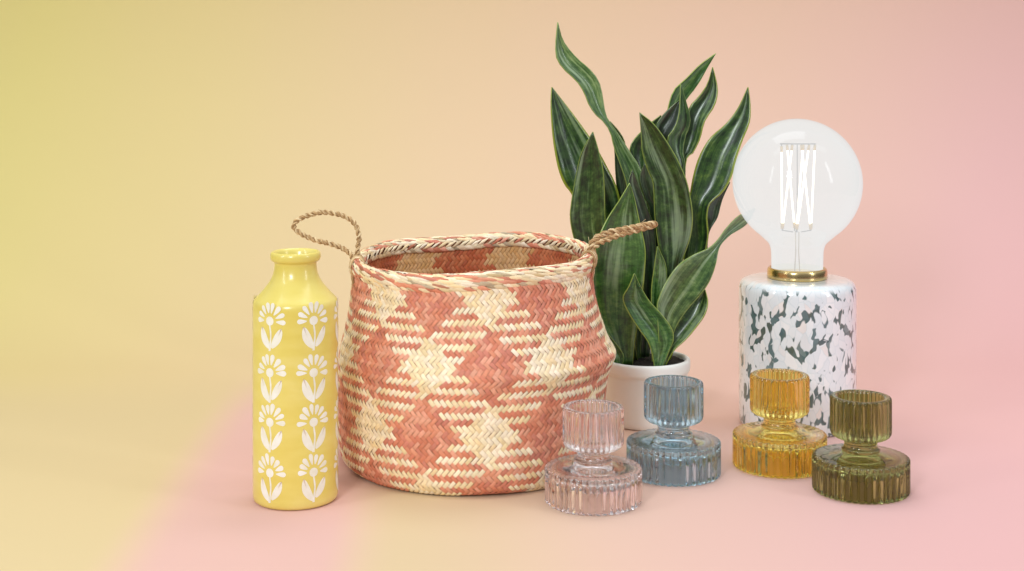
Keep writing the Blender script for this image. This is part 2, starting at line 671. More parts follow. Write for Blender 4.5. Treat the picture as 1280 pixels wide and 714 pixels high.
    for ci, (phi_c, rise, run, wphi, wth, lift, NB) in enumerate(courses):
        for j in range(NB):
            blk = ((j / NB * 21 + 0.9 * ci + 0.5 * sin(j * 0.21 + ci)) % 2.0) < 0.8
            col = tone('r' if (blk and rnd.random() < (0.4 if lift > 2 else 0.75)) else 'c', 0.14)
            if rnd.random() < 0.16:
                f_ = rnd.uniform(0.5, 0.8)
                col = (col[0] * f_, col[1] * f_ * 0.92, col[2] * f_ * 0.82, 1)
            th_c = 2 * pi * (j + rnd.uniform(-.25, .25)) / NB
            rows = []
            wj = rnd.uniform(0.8, 1.2)
            ln = rnd.uniform(0.85, 1.3)
            l0 = rnd.uniform(-0.5, 0.8)
            dl = rnd.uniform(-3, 3)
            for a, ha in ((-1, -1.4), (-0.7, 0.1), (0, 0.9), (0.7, 0.8), (1, -0.3)):
                r_ = []
                for b, hb in ((-1, -0.7), (-0.4, 0.12), (0.4, 0.12), (1, -0.7)):
                    dth = (run * a * ln + b * wth * wj) * 2 * pi / NB
                    dph = radians(-rise * a * ln + b * wphi * wj + dl)
                    r_.append(rimpt(th_c + dth, radians(phi_c) + dph, (ha + hb) * 0.75 + lift * 0.5 + l0))
                rows.append(r_)
            rim.grid(rows, col=col)
    rim.build('rim', [straw, under], root, (X, Y, 0))

    # rope handles
    ROPE = [srgb(208, 176, 130), srgb(170, 134, 92), srgb(230, 204, 160), srgb(196, 160, 114)]

    def rope(path, rad, turns, strands=2):
        hb = MB()
        pts = catmull([tuple(p) for p in path], 170)
        pts = [Vector(p) for p in pts]
        n = len(pts)
        fr, up = [], None
        for i, p in enumerate(pts):
            t = (pts[min(i + 1, n - 1)] - pts[max(i - 1, 0)]).normalized()
            if up is None:
                up = t.orthogonal().normalized()
            up = (up - t * up.dot(t)).normalized()
            fr.append((up.copy(), t.cross(up)))
        for s in range(strands):
            for f in range(3):
                col = rnd.choice(ROPE)
                sp_ = []
                for i, p in enumerate(pts):
                    a = 2 * pi * (turns * i / n + s / strands)
                    u, w = fr[i]
                    c = p + (u * cos(a) + w * sin(a)) * rad * 0.56
                    a2 = a * 1.7 + 2 * pi * f / 3
                    c += (u * cos(a2) + w * sin(a2)) * rad * 0.27
                    sp_.append(c)
                rr = [rad * (0.33 + 0.06 * sin(i * 0.9 + f * 2)) for i in range(n)]
                hb.tube(sp_, rr, 6, col)
        # loose fibres
        for q in range(16):
            i = rnd.randrange(4, n - 4)
            d = Vector((rnd.uniform(-1, 1), rnd.uniform(-1, 1), rnd.uniform(-1, 1))).normalized()
            t = (pts[i + 2] - pts[i]).normalized()
            a = pts[i] + d * rad * 0.8
            hb.tube([a, a + t * rad * 1.6 + d * rad * 0.5, a + t * rad * 2.6 + d * rad * 1.1], 0.00022, 4, rnd.choice(ROPE))
        return hb
    ropem = straw_material('twisted_seagrass', 0.75)
    lp = [(452, 352, -0.012), (446, 334, -0.012), (447, 312, -0.008), (449, 296, -0.004), (444, 281, 0), (432, 271, 0.002), (416, 266.5, 0.004), (400, 266, 0.004), (383, 270, 0.004),
          (370, 277, 0.002), (368, 285, 0), (378, 293, -0.004), (393, 300, -0.006), (410, 304, -0.008), (427, 310, -0.01), (439, 319, -0.012), (445, 336, -0.012), (447, 352, -0.010)]
    h1 = rope([at(a, b, Y + c) for a, b, c in lp], 3.2 * k, 18)
    for q in range(7):
        d = (q - 3) * 0.028 + rnd.uniform(-.008, .008)
        sk = rnd.uniform(-.03, .03)
        h1.tube([rimpt((-1.45) + d + sk * sin(2 * pi * i / 18), 2 * pi * i / 18, 3.0) for i in range(19)], rnd.uniform(1.0, 1.7) * k, 6, rnd.choice(ROPE + CREAM[:2]))
    for q in range(8):
        d = (q - 3.5) * 0.026
        e = rnd.uniform(.90, .95)
        h1.tube([surf((-1.45) + d, 0.985, 2.2), surf((-1.45) + d * 1.15 + .02, (e + .985) / 2, 2.4), surf((-1.45) + d * 1.4 + .03, e, 0.3)], [1.3 * k, 1.2 * k, 0.5 * k], 5, rnd.choice(ROPE + RED[:2]))
    h1.build('handle', [ropem], root, (X, Y, 0))
    rp = [(736, 340, -0.022), (737, 318, -0.022), (741, 302, -0.02), (752, 294, -0.018), (768, 289, -0.014), (786, 285.5, -0.008), (804, 282, 0.0), (815, 280, 0.010), (818, 280.5, 0.02),
          (812, 283, 0.030), (796, 287.5, 0.034), (778, 292.5, 0.034), (760, 299, 0.03), (746, 306, 0.022), (739, 320, 0.012), (737, 340, 0.01)]
    h2 = rope([at(a, b, Y + c) for a, b, c in rp], 3.9 * k, 14)
    for q in range(7):
        d = (q - 3) * 0.028 + rnd.uniform(-.008, .008)
        sk = rnd.uniform(-.03, .03)
        h2.tube([rimpt(1.42 + d + sk * sin(2 * pi * i / 18), 2 * pi * i / 18, 3.0) for i in range(19)], rnd.uniform(1.0, 1.7) * k, 6, rnd.choice(ROPE + CREAM[:2]))
    for q in range(8):
        d = (q - 3.5) * 0.026
        e = rnd.uniform(.90, .95)
        h2.tube([surf(1.42 + d, 0.985, 2.2), surf(1.42 + d * 1.15 + .02, (e + .985) / 2, 2.4), surf(1.42 + d * 1.4 + .03, e, 0.3)], [1.3 * k, 1.2 * k, 0.5 * k], 5, rnd.choice(ROPE + RED[:2]))
    h2.build('handle', [ropem], root, (X, Y, 0))


basket()


# ------------------------------------------------------------------ snake plant in its pot
def plant():
    cx, gpy = 807.0, 527.0
    Y = ground_y(gpy)
    k = Y / F
    X = at(cx, gpy, Y).x
    Z = lambda py: (gpy - py) * k
    root = thing('potted_plant', 'tall snake plant with twisting green leaves in a round off white pot', 'plant', (X, Y, 0))
    prof = [(527.5, 0.1), (527, 44), (526, 47.5), (522, 49.5), (500, 51), (470, 52.2), (464, 52.6), (462.5, 53.6), (461, 55), (455, 55.6), (450, 55.6), (447.5, 55),
            (446.5, 53.5), (446.5, 51.5), (447.5, 50), (452, 49.2), (470, 48), (500, 46), (510, 0.1)]
    pts = []
    for a, b in zip(prof, prof[1:]):
        n = 2 if abs(a[0] - b[0]) < 10 else 5
        for s in range(n):
            pts.append((a[0] + (b[0] - a[0]) * s / n, a[1] + (b[1] - a[1]) * s / n))
    pts.append(prof[-1])
    mb = MB()
    lathe(mb, [(r * k, max(0.0004, Z(py))) for py, r in pts], X, Y, 128)
    m, nt, p = new_mat('cream_stoneware')
    tc = node(nt, 'ShaderNodeTexCoord').outputs['Object']
    n1 = noise(nt, tc, 25, 4)
    nt.links.new(ramp_node(nt, n1, [(0.3, srgb(243, 243, 238)), (0.7, srgb(247, 247, 243))]), p.inputs['Base Color'])
    p.inputs['Roughness'].default_value = 0.5
    bump(nt, p, noise(nt, tc, 120, 3), 0.08, 0.0008)
    mb.build('pot', m, root, (X, Y, 0))
    # soil
    ms, nts, ps = new_mat('potting_soil')
    tcs = node(nts, 'ShaderNodeTexCoord').outputs['Object']
    nts.links.new(ramp_node(nts, noise(nts, tcs, 260, 4), [(0.35, srgb(22, 20, 18)), (0.7, srgb(62, 56, 48))]), ps.inputs['Base Color'])
    ps.inputs['Roughness'].default_value = 0.95
    sb = MB()
    rnd = random.Random(4)
    rows = []
    for i in range(15):
        r = 48.8 * k * (1 - i / 14.0)
        rows.append([(X + r * sin(2 * pi * j / 64), Y - r * cos(2 * pi * j / 64), Z(452) + rnd.uniform(-1.2, 1.2) * k + 2 * k * i / 14) for j in range(64)])
    sb.grid(rows, True)
    sb.build('soil', ms, root, (X, Y, 0))

    # leaf material: across = uv.x, along = uv.y
    def leaf_mat(name, dark, mid, light, edge, edge_w, silver_sheen):
        m, nt, p = new_mat(name)
        uv = node(nt, 'ShaderNodeUVMap').outputs[0]
        sp = node(nt, 'ShaderNodeSeparateXYZ')
        nt.links.new(uv, sp.inputs[0])
        u, v = sp.outputs[0], sp.outputs[1]
        oi = node(nt, 'ShaderNodeObjectInfo')
        comb = node(nt, 'ShaderNodeCombineXYZ')
        nt.links.new(u, comb.inputs[0])
        nt.links.new(v, comb.inputs[1])
        nt.links.new(mathn(nt, 'MULTIPLY', oi.outputs['Random'], 40.0), comb.inputs[2])
        vec = comb.outputs[0]
        streak = noise(nt, mapping(nt, vec, scale=(5.5, 1.6, 1)), 1.0, 4, 0.6)
        fine = noise(nt, mapping(nt, vec, scale=(38, 2.2, 1)), 1.0, 3, 0.6)
        band = noise(nt, mapping(nt, vec, scale=(4.0, 30, 1)), 1.0, 4, 0.7)
        patch = noise(nt, mapping(nt, vec, scale=(2.0, 3.5, 1)), 1.0, 2)
        f = mathn(nt, 'ADD', mathn(nt, 'MULTIPLY', streak, 0.42), mathn(nt, 'MULTIPLY', band, 0.42))
        f = mathn(nt, 'ADD', f, mathn(nt, 'MULTIPLY', fine, 0.16))
        c = ramp_node(nt, f, [(0.42, dark), (0.52, mid), (0.64, light)])
        sfac = smoothstep(nt, mathn(nt, 'ADD', mathn(nt, 'MULTIPLY', streak, 0.6), mathn(nt, 'MULTIPLY', patch, 0.4)), 0.50, 0.63)
        c = mixc(nt, mathn(nt, 'MULTIPLY', sfac, silver_sheen), c, srgb(152, 172, 140))  # pale streaks: variegation, with glossy sheen painted into the leaf colour
        d = mathn(nt, 'ABSOLUTE', mathn(nt, 'SUBTRACT', u, 0.5))
        d = mathn(nt, 'ADD', d, mathn(nt, 'MULTIPLY', mathn(nt, 'SUBTRACT', streak, 0.5), 0.02))
        ef = smoothstep(nt, d, 0.5 - edge_w, 0.5 - edge_w * 0.35)
        c = mixc(nt, ef, c, edge)
        nt.links.new(c, p.inputs['Base Color'])
        p.inputs['Roughness'].default_value = 0.30
        p.inputs['Specular IOR Level'].default_value = 0.55
        p.inputs['Coat Weight'].default_value = 0.4
        p.inputs['Coat Roughness'].default_value = 0.2
        bump(nt, p, fine, 0.12, 0.001)
        return m
    green = leaf_mat('leaf_dark_green', srgb(20, 40, 18), srgb(50, 82, 36), srgb(108, 136, 68), srgb(132, 150, 66), 0.03, 0.55)
    bright = leaf_mat('leaf_mid_green', srgb(30, 64, 22), srgb(62, 108, 42), srgb(118, 154, 74), srgb(152, 172, 76), 0.03, 0.5)
    lime = leaf_mat('leaf_lime_edge', srgb(22, 42, 18), srgb(54, 86, 34), srgb(112, 140, 58), srgb(142, 156, 46), 0.065, 0.5)
    deep = leaf_mat('leaf_deep_green', srgb(12, 26, 12), srgb(30, 54, 24), srgb(64, 90, 42), srgb(92, 114, 46), 0.04, 0.3)
    pale = leaf_mat('leaf_pale_green', srgb(44, 76, 34), srgb(86, 118, 60), srgb(146, 168, 106), srgb(140, 162, 78), 0.035, 0.75)

    # each leaf: outline rows (left x, y, right x, y) from tip to base; depth at base and tip; roll; bowl
    leaves = [
        # name of its look, rows, base depth, tip depth, roll, bowl
        (pale, [(697, 28, 697.8, 28), (694.5, 55, 703, 48), (695.7, 73, 712, 62), (705, 87, 724, 75), (721, 102, 737, 86), (730, 116, 748, 100), (736, 131, 753, 117),
                (745, 144, 756, 137), (755, 153, 760, 149), (763, 166, 768, 160), (768, 186, 778, 175), (776, 208, 789, 192), (783, 230, 802, 215), (788, 265, 808, 255), (794, 350, 812, 350), (796, 452, 806, 452)],
         0.012, 0.0, 0.5, 0.25),
        (deep, [(762, 152, 763, 152), (766, 172, 775, 166), (768, 190, 782, 182), (769, 215, 786, 220), (772, 250, 792, 260), (790, 440, 800, 440)], 0.022, 0.02, -0.3, 0.2),
        (lime, [(689.5, 109, 690.3, 109), (688.5, 134, 703, 125), (691, 172, 722, 150), (697, 208, 743, 180), (705, 230, 758, 207), (716, 246, 772, 237), (735, 292, 782, 287), (765, 370, 796, 370), (784, 446, 800, 446)],
         0.012, -0.005, 0.35, 0.22),
        (green, [(740.6, 165, 741.3, 165), (727, 190, 748, 187), (720, 217, 754, 212), (714, 252, 756, 240), (712.5, 275, 757, 275), (719, 305, 762, 310), (735, 350, 775, 350), (758, 400, 788, 400), (778, 450, 797, 450)],
         -0.004, -0.022, -0.3, 0.24),
        (bright, [(786.8, 229, 787.4, 229), (775, 249, 793, 247), (757, 277, 800, 278), (744, 308, 807, 312), (740, 340, 806, 340), (741, 370, 803, 370), (748, 402, 798, 402), (760, 425, 794, 427), (772, 456, 791, 456)],
         -0.022, -0.034, 0.2, 0.26),
        (deep, [(790, 212, 790.6, 212), (785, 230, 799, 232), (789, 250, 808, 256), (796, 280, 818, 285), (802, 320, 820, 320), (805, 360, 818, 365), (800, 446, 812, 446)], -0.004, -0.014, 0.3, 0.2),
        (deep, [(806, 203, 806.6, 203), (799, 223, 816, 226), (805, 246, 823, 250), (813, 280, 832, 280), (815, 446, 826, 446)], 0.004, 0.0, -0.2, 0.2),
        (green, [(799.2, 141, 799.9, 141), (801, 165, 819, 157), (802.5, 190, 838, 184), (809, 212, 851, 208), (816, 230, 860, 232), (818, 270, 866, 268), (823, 308, 863, 297), (829, 331, 853, 327), (827, 380, 842, 380), (815, 452, 827, 452)],
         -0.012, -0.026, -0.35, 0.26),
        (bright, [(821.6, 308, 822.2, 308), (817, 338, 833, 335), (814, 370, 832, 375), (815, 452, 827, 452)], -0.024, -0.03, 0.2, 0.2),
        (bright, [(792.7, 342, 793.4, 342), (786, 358, 800, 356), (778.6, 373, 811, 375), (786, 392, 828, 394), (799, 412, 840, 411), (810, 428, 842, 425), (815, 443, 836, 440), (818, 459, 828, 459)],
         -0.036, -0.05, 0.4, 0.3),
        (pale, [(943, 260, 944, 262), (924, 269, 933, 281), (908, 285, 913, 294), (897, 300, 902, 305), (886, 310, 898, 314), (866, 319, 895, 330), (848, 331, 888, 350), (834, 350, 877, 367), (825, 368, 862, 384), (821, 384, 847, 405), (823, 420, 838, 430), (824, 457, 832, 457)],
         -0.03, 0.095, 0.45, 0.25),
        (lime, [(880.8, 362, 881.5, 362), (868, 372, 885, 378), (856, 388, 881, 394), (846, 402, 869, 411), (838, 418, 857, 425), (832, 432, 843, 438), (827, 457, 832, 457)], -0.026, -0.012, -0.5, 0.3),
        (lime, [(934.6, 109, 935.3, 109), (923, 134, 938, 131), (908, 154, 937, 153), (888, 172, 928, 176), (875, 193, 921, 197), (868, 213, 915, 220), (864, 232, 904, 240), (861, 252, 888, 254), (858, 280, 884, 272), (856, 310, 885, 300), (850, 350, 872, 350), (826, 450, 838, 450)],
         0.004, 0.012, -0.4, 0.28),
        (deep, [(912, 228, 913, 228), (886, 255, 903, 250), (882, 275, 897, 272), (879, 297, 886, 293), (868, 340, 879, 340), (828, 446, 836, 446)], 0.018, 0.022, 0.3, 0.2),
        (bright, [(894.6, 67, 895.2, 67), (875, 81, 885, 84), (857, 99, 875, 102), (843, 112, 866, 115), (836, 131, 856, 129), (834, 160, 850, 160), (838, 300, 848, 300), (826, 440, 834, 440)], 0.028, 0.036, 0.4, 0.25),
        (lime, [(890.4, 84, 891, 84), (884, 105, 896, 104), (874, 120, 897, 117), (862, 133, 893, 133), (857, 150, 881, 152), (853, 171, 875, 174), (850, 188, 866, 192), (847, 218, 857, 206), (842, 300, 852, 300), (824, 440, 832, 440)], 0.020, 0.022, -0.4, 0.28),
        (green, [(850.6, 104, 851.2, 104), (849.5, 131, 858, 127), (848, 145, 863, 147), (843, 160, 861, 161), (834, 173, 857, 171), (838, 190, 854, 190), (845, 212, 857, 215), (842, 300, 852, 300), (824, 440, 832, 440)], 0.008, 0.006, 0.5, 0.25),
        (deep, [(850.5, 124, 851, 125), (838, 134, 849, 140), (826, 147, 846, 155), (820, 158, 837, 173), (824, 176, 841, 186), (832, 200, 847, 210), (836, 300, 848, 300), (824, 440, 832, 440)], 0.013, 0.012, -0.4, 0.3),
        (green, [(826, 144, 826.6, 145), (806, 160, 823, 162), (788, 182, 813, 187), (790, 203, 809, 207), (795, 228, 811, 232), (802, 300, 814, 300), (802, 440, 810, 440)], 0.026, 0.026, 0.3, 0.2),
        (bright, [(732, 384, 733, 384), (738, 402, 748, 404), (748, 420, 764, 422), (758, 438, 777, 439), (766, 448, 780, 448), (769, 458, 777, 458)], -0.026, -0.035, 0.3, 0.25),
    ]
    NA, NL = 11, 46
    for look, rows, d0, d1, roll, bowl in leaves:
        rr = catmull(rows, NL)
        lb = MB()
        R, UV = [], []
        for i, (lx, ly, rx, ry) in enumerate(rr):
            v = 1 - i / (NL - 1)                       # 1 at the tip
            dep = Y + d0 + (d1 - d0) * v ** (1.4 if d1 < 0.06 else 6.0)
            wpx = sqrt((lx - rx) ** 2 + (ly - ry) ** 2)
            wav = sin(v * 7 + lx * 0.13) * 0.12
            row, uvr = [], []
            for j in range(NA):
                u = j / (NA - 1)
                c = 2 * u - 1
                dd = bowl * (1 - abs(c) ** 1.6) * wpx * k * 0.8 + (roll + wav) * (u - 0.5) * wpx * k
                dd = 0.007 * math.tanh(dd / 0.007)
                ply = lx + (rx - lx) * u, ly + (ry - ly) * u
                row.append(at(ply[0], ply[1], dep + dd))
                uvr.append((u, v))
            R.append(row)
            UV.append(uvr)
        lb.grid(R, uvs=UV)
        o = lb.build('leaf', look, root, (X, Y, 0))
        s = o.modifiers.new('thickness', 'SOLIDIFY')
        s.thickness = 0.0011
        s.offset = 0


plant()


# ------------------------------------------------------------------ table lamp
def lamp():
    cx, gpy = 996.5, 529.5
    Y = ground_y(gpy)
    k = Y / F
    X = at(cx, gpy, Y).x
    Z = lambda py: (gpy - py) * k
    root = thing('table_lamp', 'speckled white and teal glass table lamp with a lit round bulb', 'lamp', (X, Y, 0))

    # base
    prof = [(530, 0.1), (529.5, 66), (529, 69), (526.5, 71.3), (523, 72.2), (480, 72.4), (420, 72.4), (364, 72.4), (358, 72.1), (353.5, 70.6), (350.5, 68), (348.6, 64), (347.8, 58), (347.3, 45), (347.0, 30), (347, 0.1)]
    pts = []
    for a, b in zip(prof, prof[1:]):
        n = 2 if abs(a[0] - b[0]) < 10 else 6
        for s in range(n):
            pts.append((a[0] + (b[0] - a[0]) * s / n, a[1] + (b[1] - a[1]) * s / n))
    pts.append(prof[-1])
    mb = MB()
    lathe(mb, [(r * k, max(0.0004, Z(py))) for py, r in pts], X, Y, 128)
    m, nt, p = new_mat('speckled_art_glass')
    tc = node(nt, 'ShaderNodeTexCoord').outputs['Object']
    warp = node(nt, 'ShaderNodeTexNoise')
    warp.inputs['Scale'].default_value = 38
    warp.inputs['Detail'].default_value = 2
    nt.links.new(tc, warp.inputs['Vector'])
    wv = node(nt, 'ShaderNodeVectorMath', operation='MULTIPLY_ADD')
    nt.links.new(warp.outputs['Color'], wv.inputs[0])
    wv.inputs[1].default_value = (0.016, 0.016, 0.016)
    nt.links.new(tc, wv.inputs[2])
    sx = node(nt, 'ShaderNodeSeparateXYZ')
    nt.links.new(tc, sx.inputs[0])
    ang = mathn(nt, 'ARCTAN2', sx.outputs[0], mathn(nt, 'MULTIPLY', sx.outputs[1], -1.0))
    cx_ = node(nt, 'ShaderNodeCombineXYZ')
    nt.links.new(mathn(nt, 'MULTIPLY', ang, 72.4 * k), cx_.inputs[0])
    nt.links.new(sx.outputs[2], cx_.inputs[1])
    w2 = node(nt, 'ShaderNodeVectorMath', operation='MULTIPLY_ADD')
    nt.links.new(warp.outputs['Color'], w2.inputs[0])
    w2.inputs[1].default_value = (0.017, 0.017, 0.0)
    nt.links.new(cx_.outputs[0], w2.inputs[2])
    mp = mapping(nt, w2.outputs[0], rot=(0, 0, radians(-28)), scale=(1.35, 0.72, 1))
    vo = node(nt, 'ShaderNodeTexVoronoi', feature='F1')
    vo.voronoi_dimensions = '2D'
    vo.inputs['Scale'].default_value = 94
    nt.links.new(mp, vo.inputs['Vector'])
    ve = node(nt, 'ShaderNodeTexVoronoi', feature='DISTANCE_TO_EDGE')
    ve.voronoi_dimensions = '2D'
    ve.inputs['Scale'].default_value = 94
    nt.links.new(mp, ve.inputs['Vector'])
    sepc = node(nt, 'ShaderNodeSeparateColor')
    nt.links.new(vo.outputs['Color'], sepc.inputs[0])
    na = noise(nt, mapping(nt, mp, loc=(3, 1, 0)), 86, 1.0)
    nb_ = noise(nt, mp, 50, 2.0)
    nbig = noise(nt, cx_.outputs[0], 26, 1.0)
    white = ramp_node(nt, sepc.outputs[1], [(0.0, srgb(236, 243, 246)), (0.4, srgb(250, 252, 253)), (0.75, srgb(236, 243, 247)), (0.92, srgb(248, 241, 237)), (1.0, srgb(250, 252, 253))])
    seam = mathn(nt, 'SUBTRACT', 1.0, smoothstep(nt, ve.outputs['Distance'], 0.0, 0.12))
    white = mixc(nt, mathn(nt, 'MULTIPLY', seam, 0.28), white, srgb(204, 220, 226))
    flake = smoothstep(nt, mathn(nt, 'MULTIPLY_ADD', nbig, 0.25, na), 0.662, 0.702)
    blob = mathn(nt, 'SUBTRACT', 1.0, smoothstep(nt, vo.outputs['Distance'], 0.34, 0.50))
    blob = mathn(nt, 'MULTIPLY', blob, mathn(nt, 'LESS_THAN', sepc.outputs[0], 0.72))
    dk = mathn(nt, 'MULTIPLY', flake, mathn(nt, 'SUBTRACT', 1.0, blob), clamp=True)
    dk = mathn(nt, 'MAXIMUM', dk, mathn(nt, 'MULTIPLY', mathn(nt, 'GREATER_THAN', sepc.outputs[0], 0.93), smoothstep(nt, ve.outputs['Distance'], 0.06, 0.14)))
    dcol = ramp_node(nt, nb_, [(0.30, srgb(36, 84, 84)), (0.42, srgb(88, 134, 136)), (0.50, srgb(40, 84, 82)), (0.58, srgb(134, 168, 168)), (0.66, srgb(62, 100, 84)), (0.75, srgb(156, 184, 188))])
    spz = node(nt, 'ShaderNodeSeparateXYZ')
    nt.links.new(tc, spz.inputs[0])
    dk = mathn(nt, 'MULTIPLY', dk, smoothstep(nt, mathn(nt, 'MULTIPLY', spz.outputs[2], -1.0), -Z(351), -Z(358)))
    dcol = ramp_node(nt, sepc.outputs[2], [(0.0, srgb(48, 82, 82)), (0.5, srgb(84, 118, 120)), (0.8, srgb(56, 84, 74)), (1.0, srgb(120, 144, 146))])
    nt.links.new(mixc(nt, mathn(nt, 'MULTIPLY', dk, 0.95), white, dcol), p.inputs['Base Color'])
    p.inputs['Roughness'].default_value = 0.25
    p.inputs['Coat Weight'].default_value = 1.0
    p.inputs['Coat Roughness'].default_value = 0.03
    p.inputs['Subsurface Weight'].default_value = 0.0
    mb.build('lamp_base', m, root, (X, Y, 0))

    # brass collar
    cprof = [(346.9, 20), (347.2, 34.5), (347, 36.6), (345.5, 37.2), (339, 37.0), (336, 36.4), (334.6, 35), (334.4, 33.4), (336, 32.6), (342, 32.4), (345, 25), (345, 0.1)]
    cb = MB()
    pts = []
    for a, b in zip(cprof, cprof[1:]):
        for s in range(2):
            pts.append((a[0] + (b[0] - a[0]) * s / 2, a[1] + (b[1] - a[1]) * s / 2))
    pts.append(cprof[-1])
    lathe(cb, [(r * k, Z(py) + 0.0002) for py, r in pts], X, Y, 96)
    br, ntb, pb = new_mat('brushed_brass')
    tcb = node(ntb, 'ShaderNodeTexCoord').outputs['Object']
    nb = noise(ntb, mapping(ntb, tcb, scale=(1, 1, 30)), 40, 3)
    ntb.links.new(ramp_node(ntb, nb, [(0.3, srgb(204, 176, 118)), (0.7, srgb(226, 202, 148))]), pb.inputs['Base Color'])
    pb.inputs['Metallic'].default_value = 1
    pb.inputs['Roughness'].default_value = 0.22
    cb.build('collar', br, root, (X, Y, 0))

    # globe bulb: lit, its glass glowing softly white
    R, cyp = 80.0, 228.5
    bp = []
    for i in range(57):
        a = pi * i / 64.0
        r, y = R * sin(a), cyp - R * cos(a)
        if a > pi / 2 and r < 47:
            break
        bp.append((y, max(r, 0.1)))
    bp += [(301, 38.5), (304.5, 35.2), (309, 33.3), (315, 32.3), (325, 32.0), (336, 31.8), (341, 31.2)]
    gb = MB()
    lathe(gb, [(r * k, Z(py)) for py, r in catmull(bp, 110)][::-1], X, Y, 128)
    gm, ntg, pg = new_mat('glowing_bulb_glass')
    out = ntg.nodes['Material Output']
    ntg.nodes.remove(pg)
    tr = node(ntg, 'ShaderNodeBsdfTransparent')
    em = node(ntg, 'ShaderNodeEmission')
    em.inputs['Color'].default_value = srgb(237, 239, 238)
    em.inputs['Strength'].default_value = 1.03
    gl = node(ntg, 'ShaderNodeBsdfGlossy')
    gl.inputs['Roughness'].default_value = 0.04
    mx = node(ntg, 'ShaderNodeMixShader')
    fc = node(ntg, 'ShaderNodeLayerWeight')
    fc.inputs['Blend'].default_value = 0.5
    ntg.links.new(mathn(ntg, 'MULTIPLY_ADD', mathn(ntg, 'POWER', fc.outputs['Facing'], 2.0), 0.35, 0.60), mx.inputs[0])
    lw = node(ntg, 'ShaderNodeFresnel')
    lw.inputs['IOR'].default_value = 1.35
    gm_geo = node(ntg, 'ShaderNodeNewGeometry')
    front = mathn(ntg, 'SUBTRACT', 1.0, gm_geo.outputs['Backfacing'])
    mx2 = node(ntg, 'ShaderNodeMixShader')
    ntg.links.new(tr.outputs[0], mx.inputs[1])
    ntg.links.new(em.outputs[0], mx.inputs[2])
    ntg.links.new(mathn(ntg, 'MULTIPLY', mathn(ntg, 'MULTIPLY', lw.outputs[0], 0.6), front), mx2.inputs[0])
    ntg.links.new(mx.outputs[0], mx2.inputs[1])
    ntg.links.new(gl.outputs[0], mx2.inputs[2])
    ntg.links.new(mx2.outputs[0], out.inputs['Surface'])
    bulb = gb.build('bulb', gm, root, (X, Y, 0))

    # filaments inside the bulb
    fm, ntf, pf = new_mat('glowing_filament')
    ntf.nodes.remove(pf)
    e = node(ntf, 'ShaderNodeEmission')
    e.inputs['Color'].default_value = (1.0, 0.90, 0.70, 1)
    e.inputs['Strength'].default_value = 4.0
    ntf.links.new(e.outputs[0], ntf.nodes['Material Output'].inputs['Surface'])
    wm, ntw, pw = new_mat('support_wire')
    pw.inputs['Base Color'].default_value = srgb(50, 34, 20)
    pw.inputs['Metallic'].default_value = 0.8
    pw.inputs['Roughness'].default_value = 0.4
    tops = [(977, 186, -8), (990, 182, -14), (1003, 182, 12), (1011, 182, -10), (1018.5, 183, 6), (984, 184, 14)]
    bots = [(977.5, 283, -6), (995.5, 284, -10), (995.5, 284, 10), (1014, 283, -8), (1014, 283, 6), (978, 283, 8)]
    order = [(0, 0), (1, 1), (2, 1), (3, 2), (4, 4), (5, 0), ]
    links_ = [((977, 186, -8), (977.5, 283, -6)), ((984, 184, 14), (993, 282, 8)), ((990, 184, -12), (978.5, 283, -4)), ((1004, 184, 10), (995.5, 284, 2)),
              ((1002, 184, -10), (1013, 284, -6)), ((1011, 184, -10), (996.5, 284, -8)), ((1018.5, 184, 6), (1014, 283, 4))]
    for a, b in links_:
        f = MB()
        pa, pb_ = at(a[0], a[1], Y + a[2] * k), at(b[0], b[1], Y + b[2] * k)
        f.tube([pa, pa.lerp(pb_, 0.5), pb_], 1.15 * k, 8)
        f.build('filament', fm, bulb, (X, Y, 0))
    w = MB()
    ring = [at(997.5 + 22 * cos(t), 180.0, Y + 14 * k * sin(t)) for t in [2 * pi * i / 24 for i in range(25)]]
    w.tube(ring, 0.8 * k, 6)
    for a, b in links_:
        pa = at(a[0], a[1], Y + a[2] * k)
        w.tube([pa, at(a[0], 180, Y + a[2] * k)], 0.6 * k, 6)
        pb_ = at(b[0], b[1], Y + b[2] * k)
        w.tube([pb_, at(b[0], 288, Y + b[2] * k), at(996.5 + (b[0] - 996.5) * 0.3, 290, Y)], 0.6 * k, 6)
    w.tube([at(996.5, 290, Y), at(996.5, 180, Y)], 0.5 * k, 6)
    for a, b in links_:
        pa, pb_ = at(a[0], a[1], Y + a[2] * k), at(b[0], b[1], Y + b[2] * k)
        for p0, p1 in ((pa, pb_), (pb_, pa)):
            d = (p1 - p0).normalized()
            w.tube([p0 - d * 3 * k, p0 + d * 4 * k], 1.7 * k, 8, mat=1)
    gm2, ntc, pc = new_mat('gold_filament_cap')
    pc.inputs['Base Color'].default_value = srgb(214, 170, 70)
    pc.inputs['Metallic'].default_value = 0.6
    pc.inputs['Roughness'].default_value = 0.4
    w.build('wire_frame', [wm, gm2], bulb, (X, Y, 0))
    st = MB()
    for dx in (-2.2, 2.2):
        st.tube([at(996.5 + dx, 290, Y), at(996.5 + dx * 0.8, 315, Y), at(996.5 + dx * 1.5, 340, Y)], 0.75 * k, 6)
    sm_, nts_, ps_ = new_mat('stem_wire')
    ps_.inputs['Base Color'].default_value = srgb(176, 152, 118)
    ps_.inputs['Roughness'].default_value = 0.4
    st.build('stem', sm_, bulb, (X, Y, 0))


lamp()


# ------------------------------------------------------------------ ribbed glass candle holders
def glass(name, col):
    m = glass_mat(name, tuple(c ** 0.66 for c in col[:3]) + (1,))
    return m, m


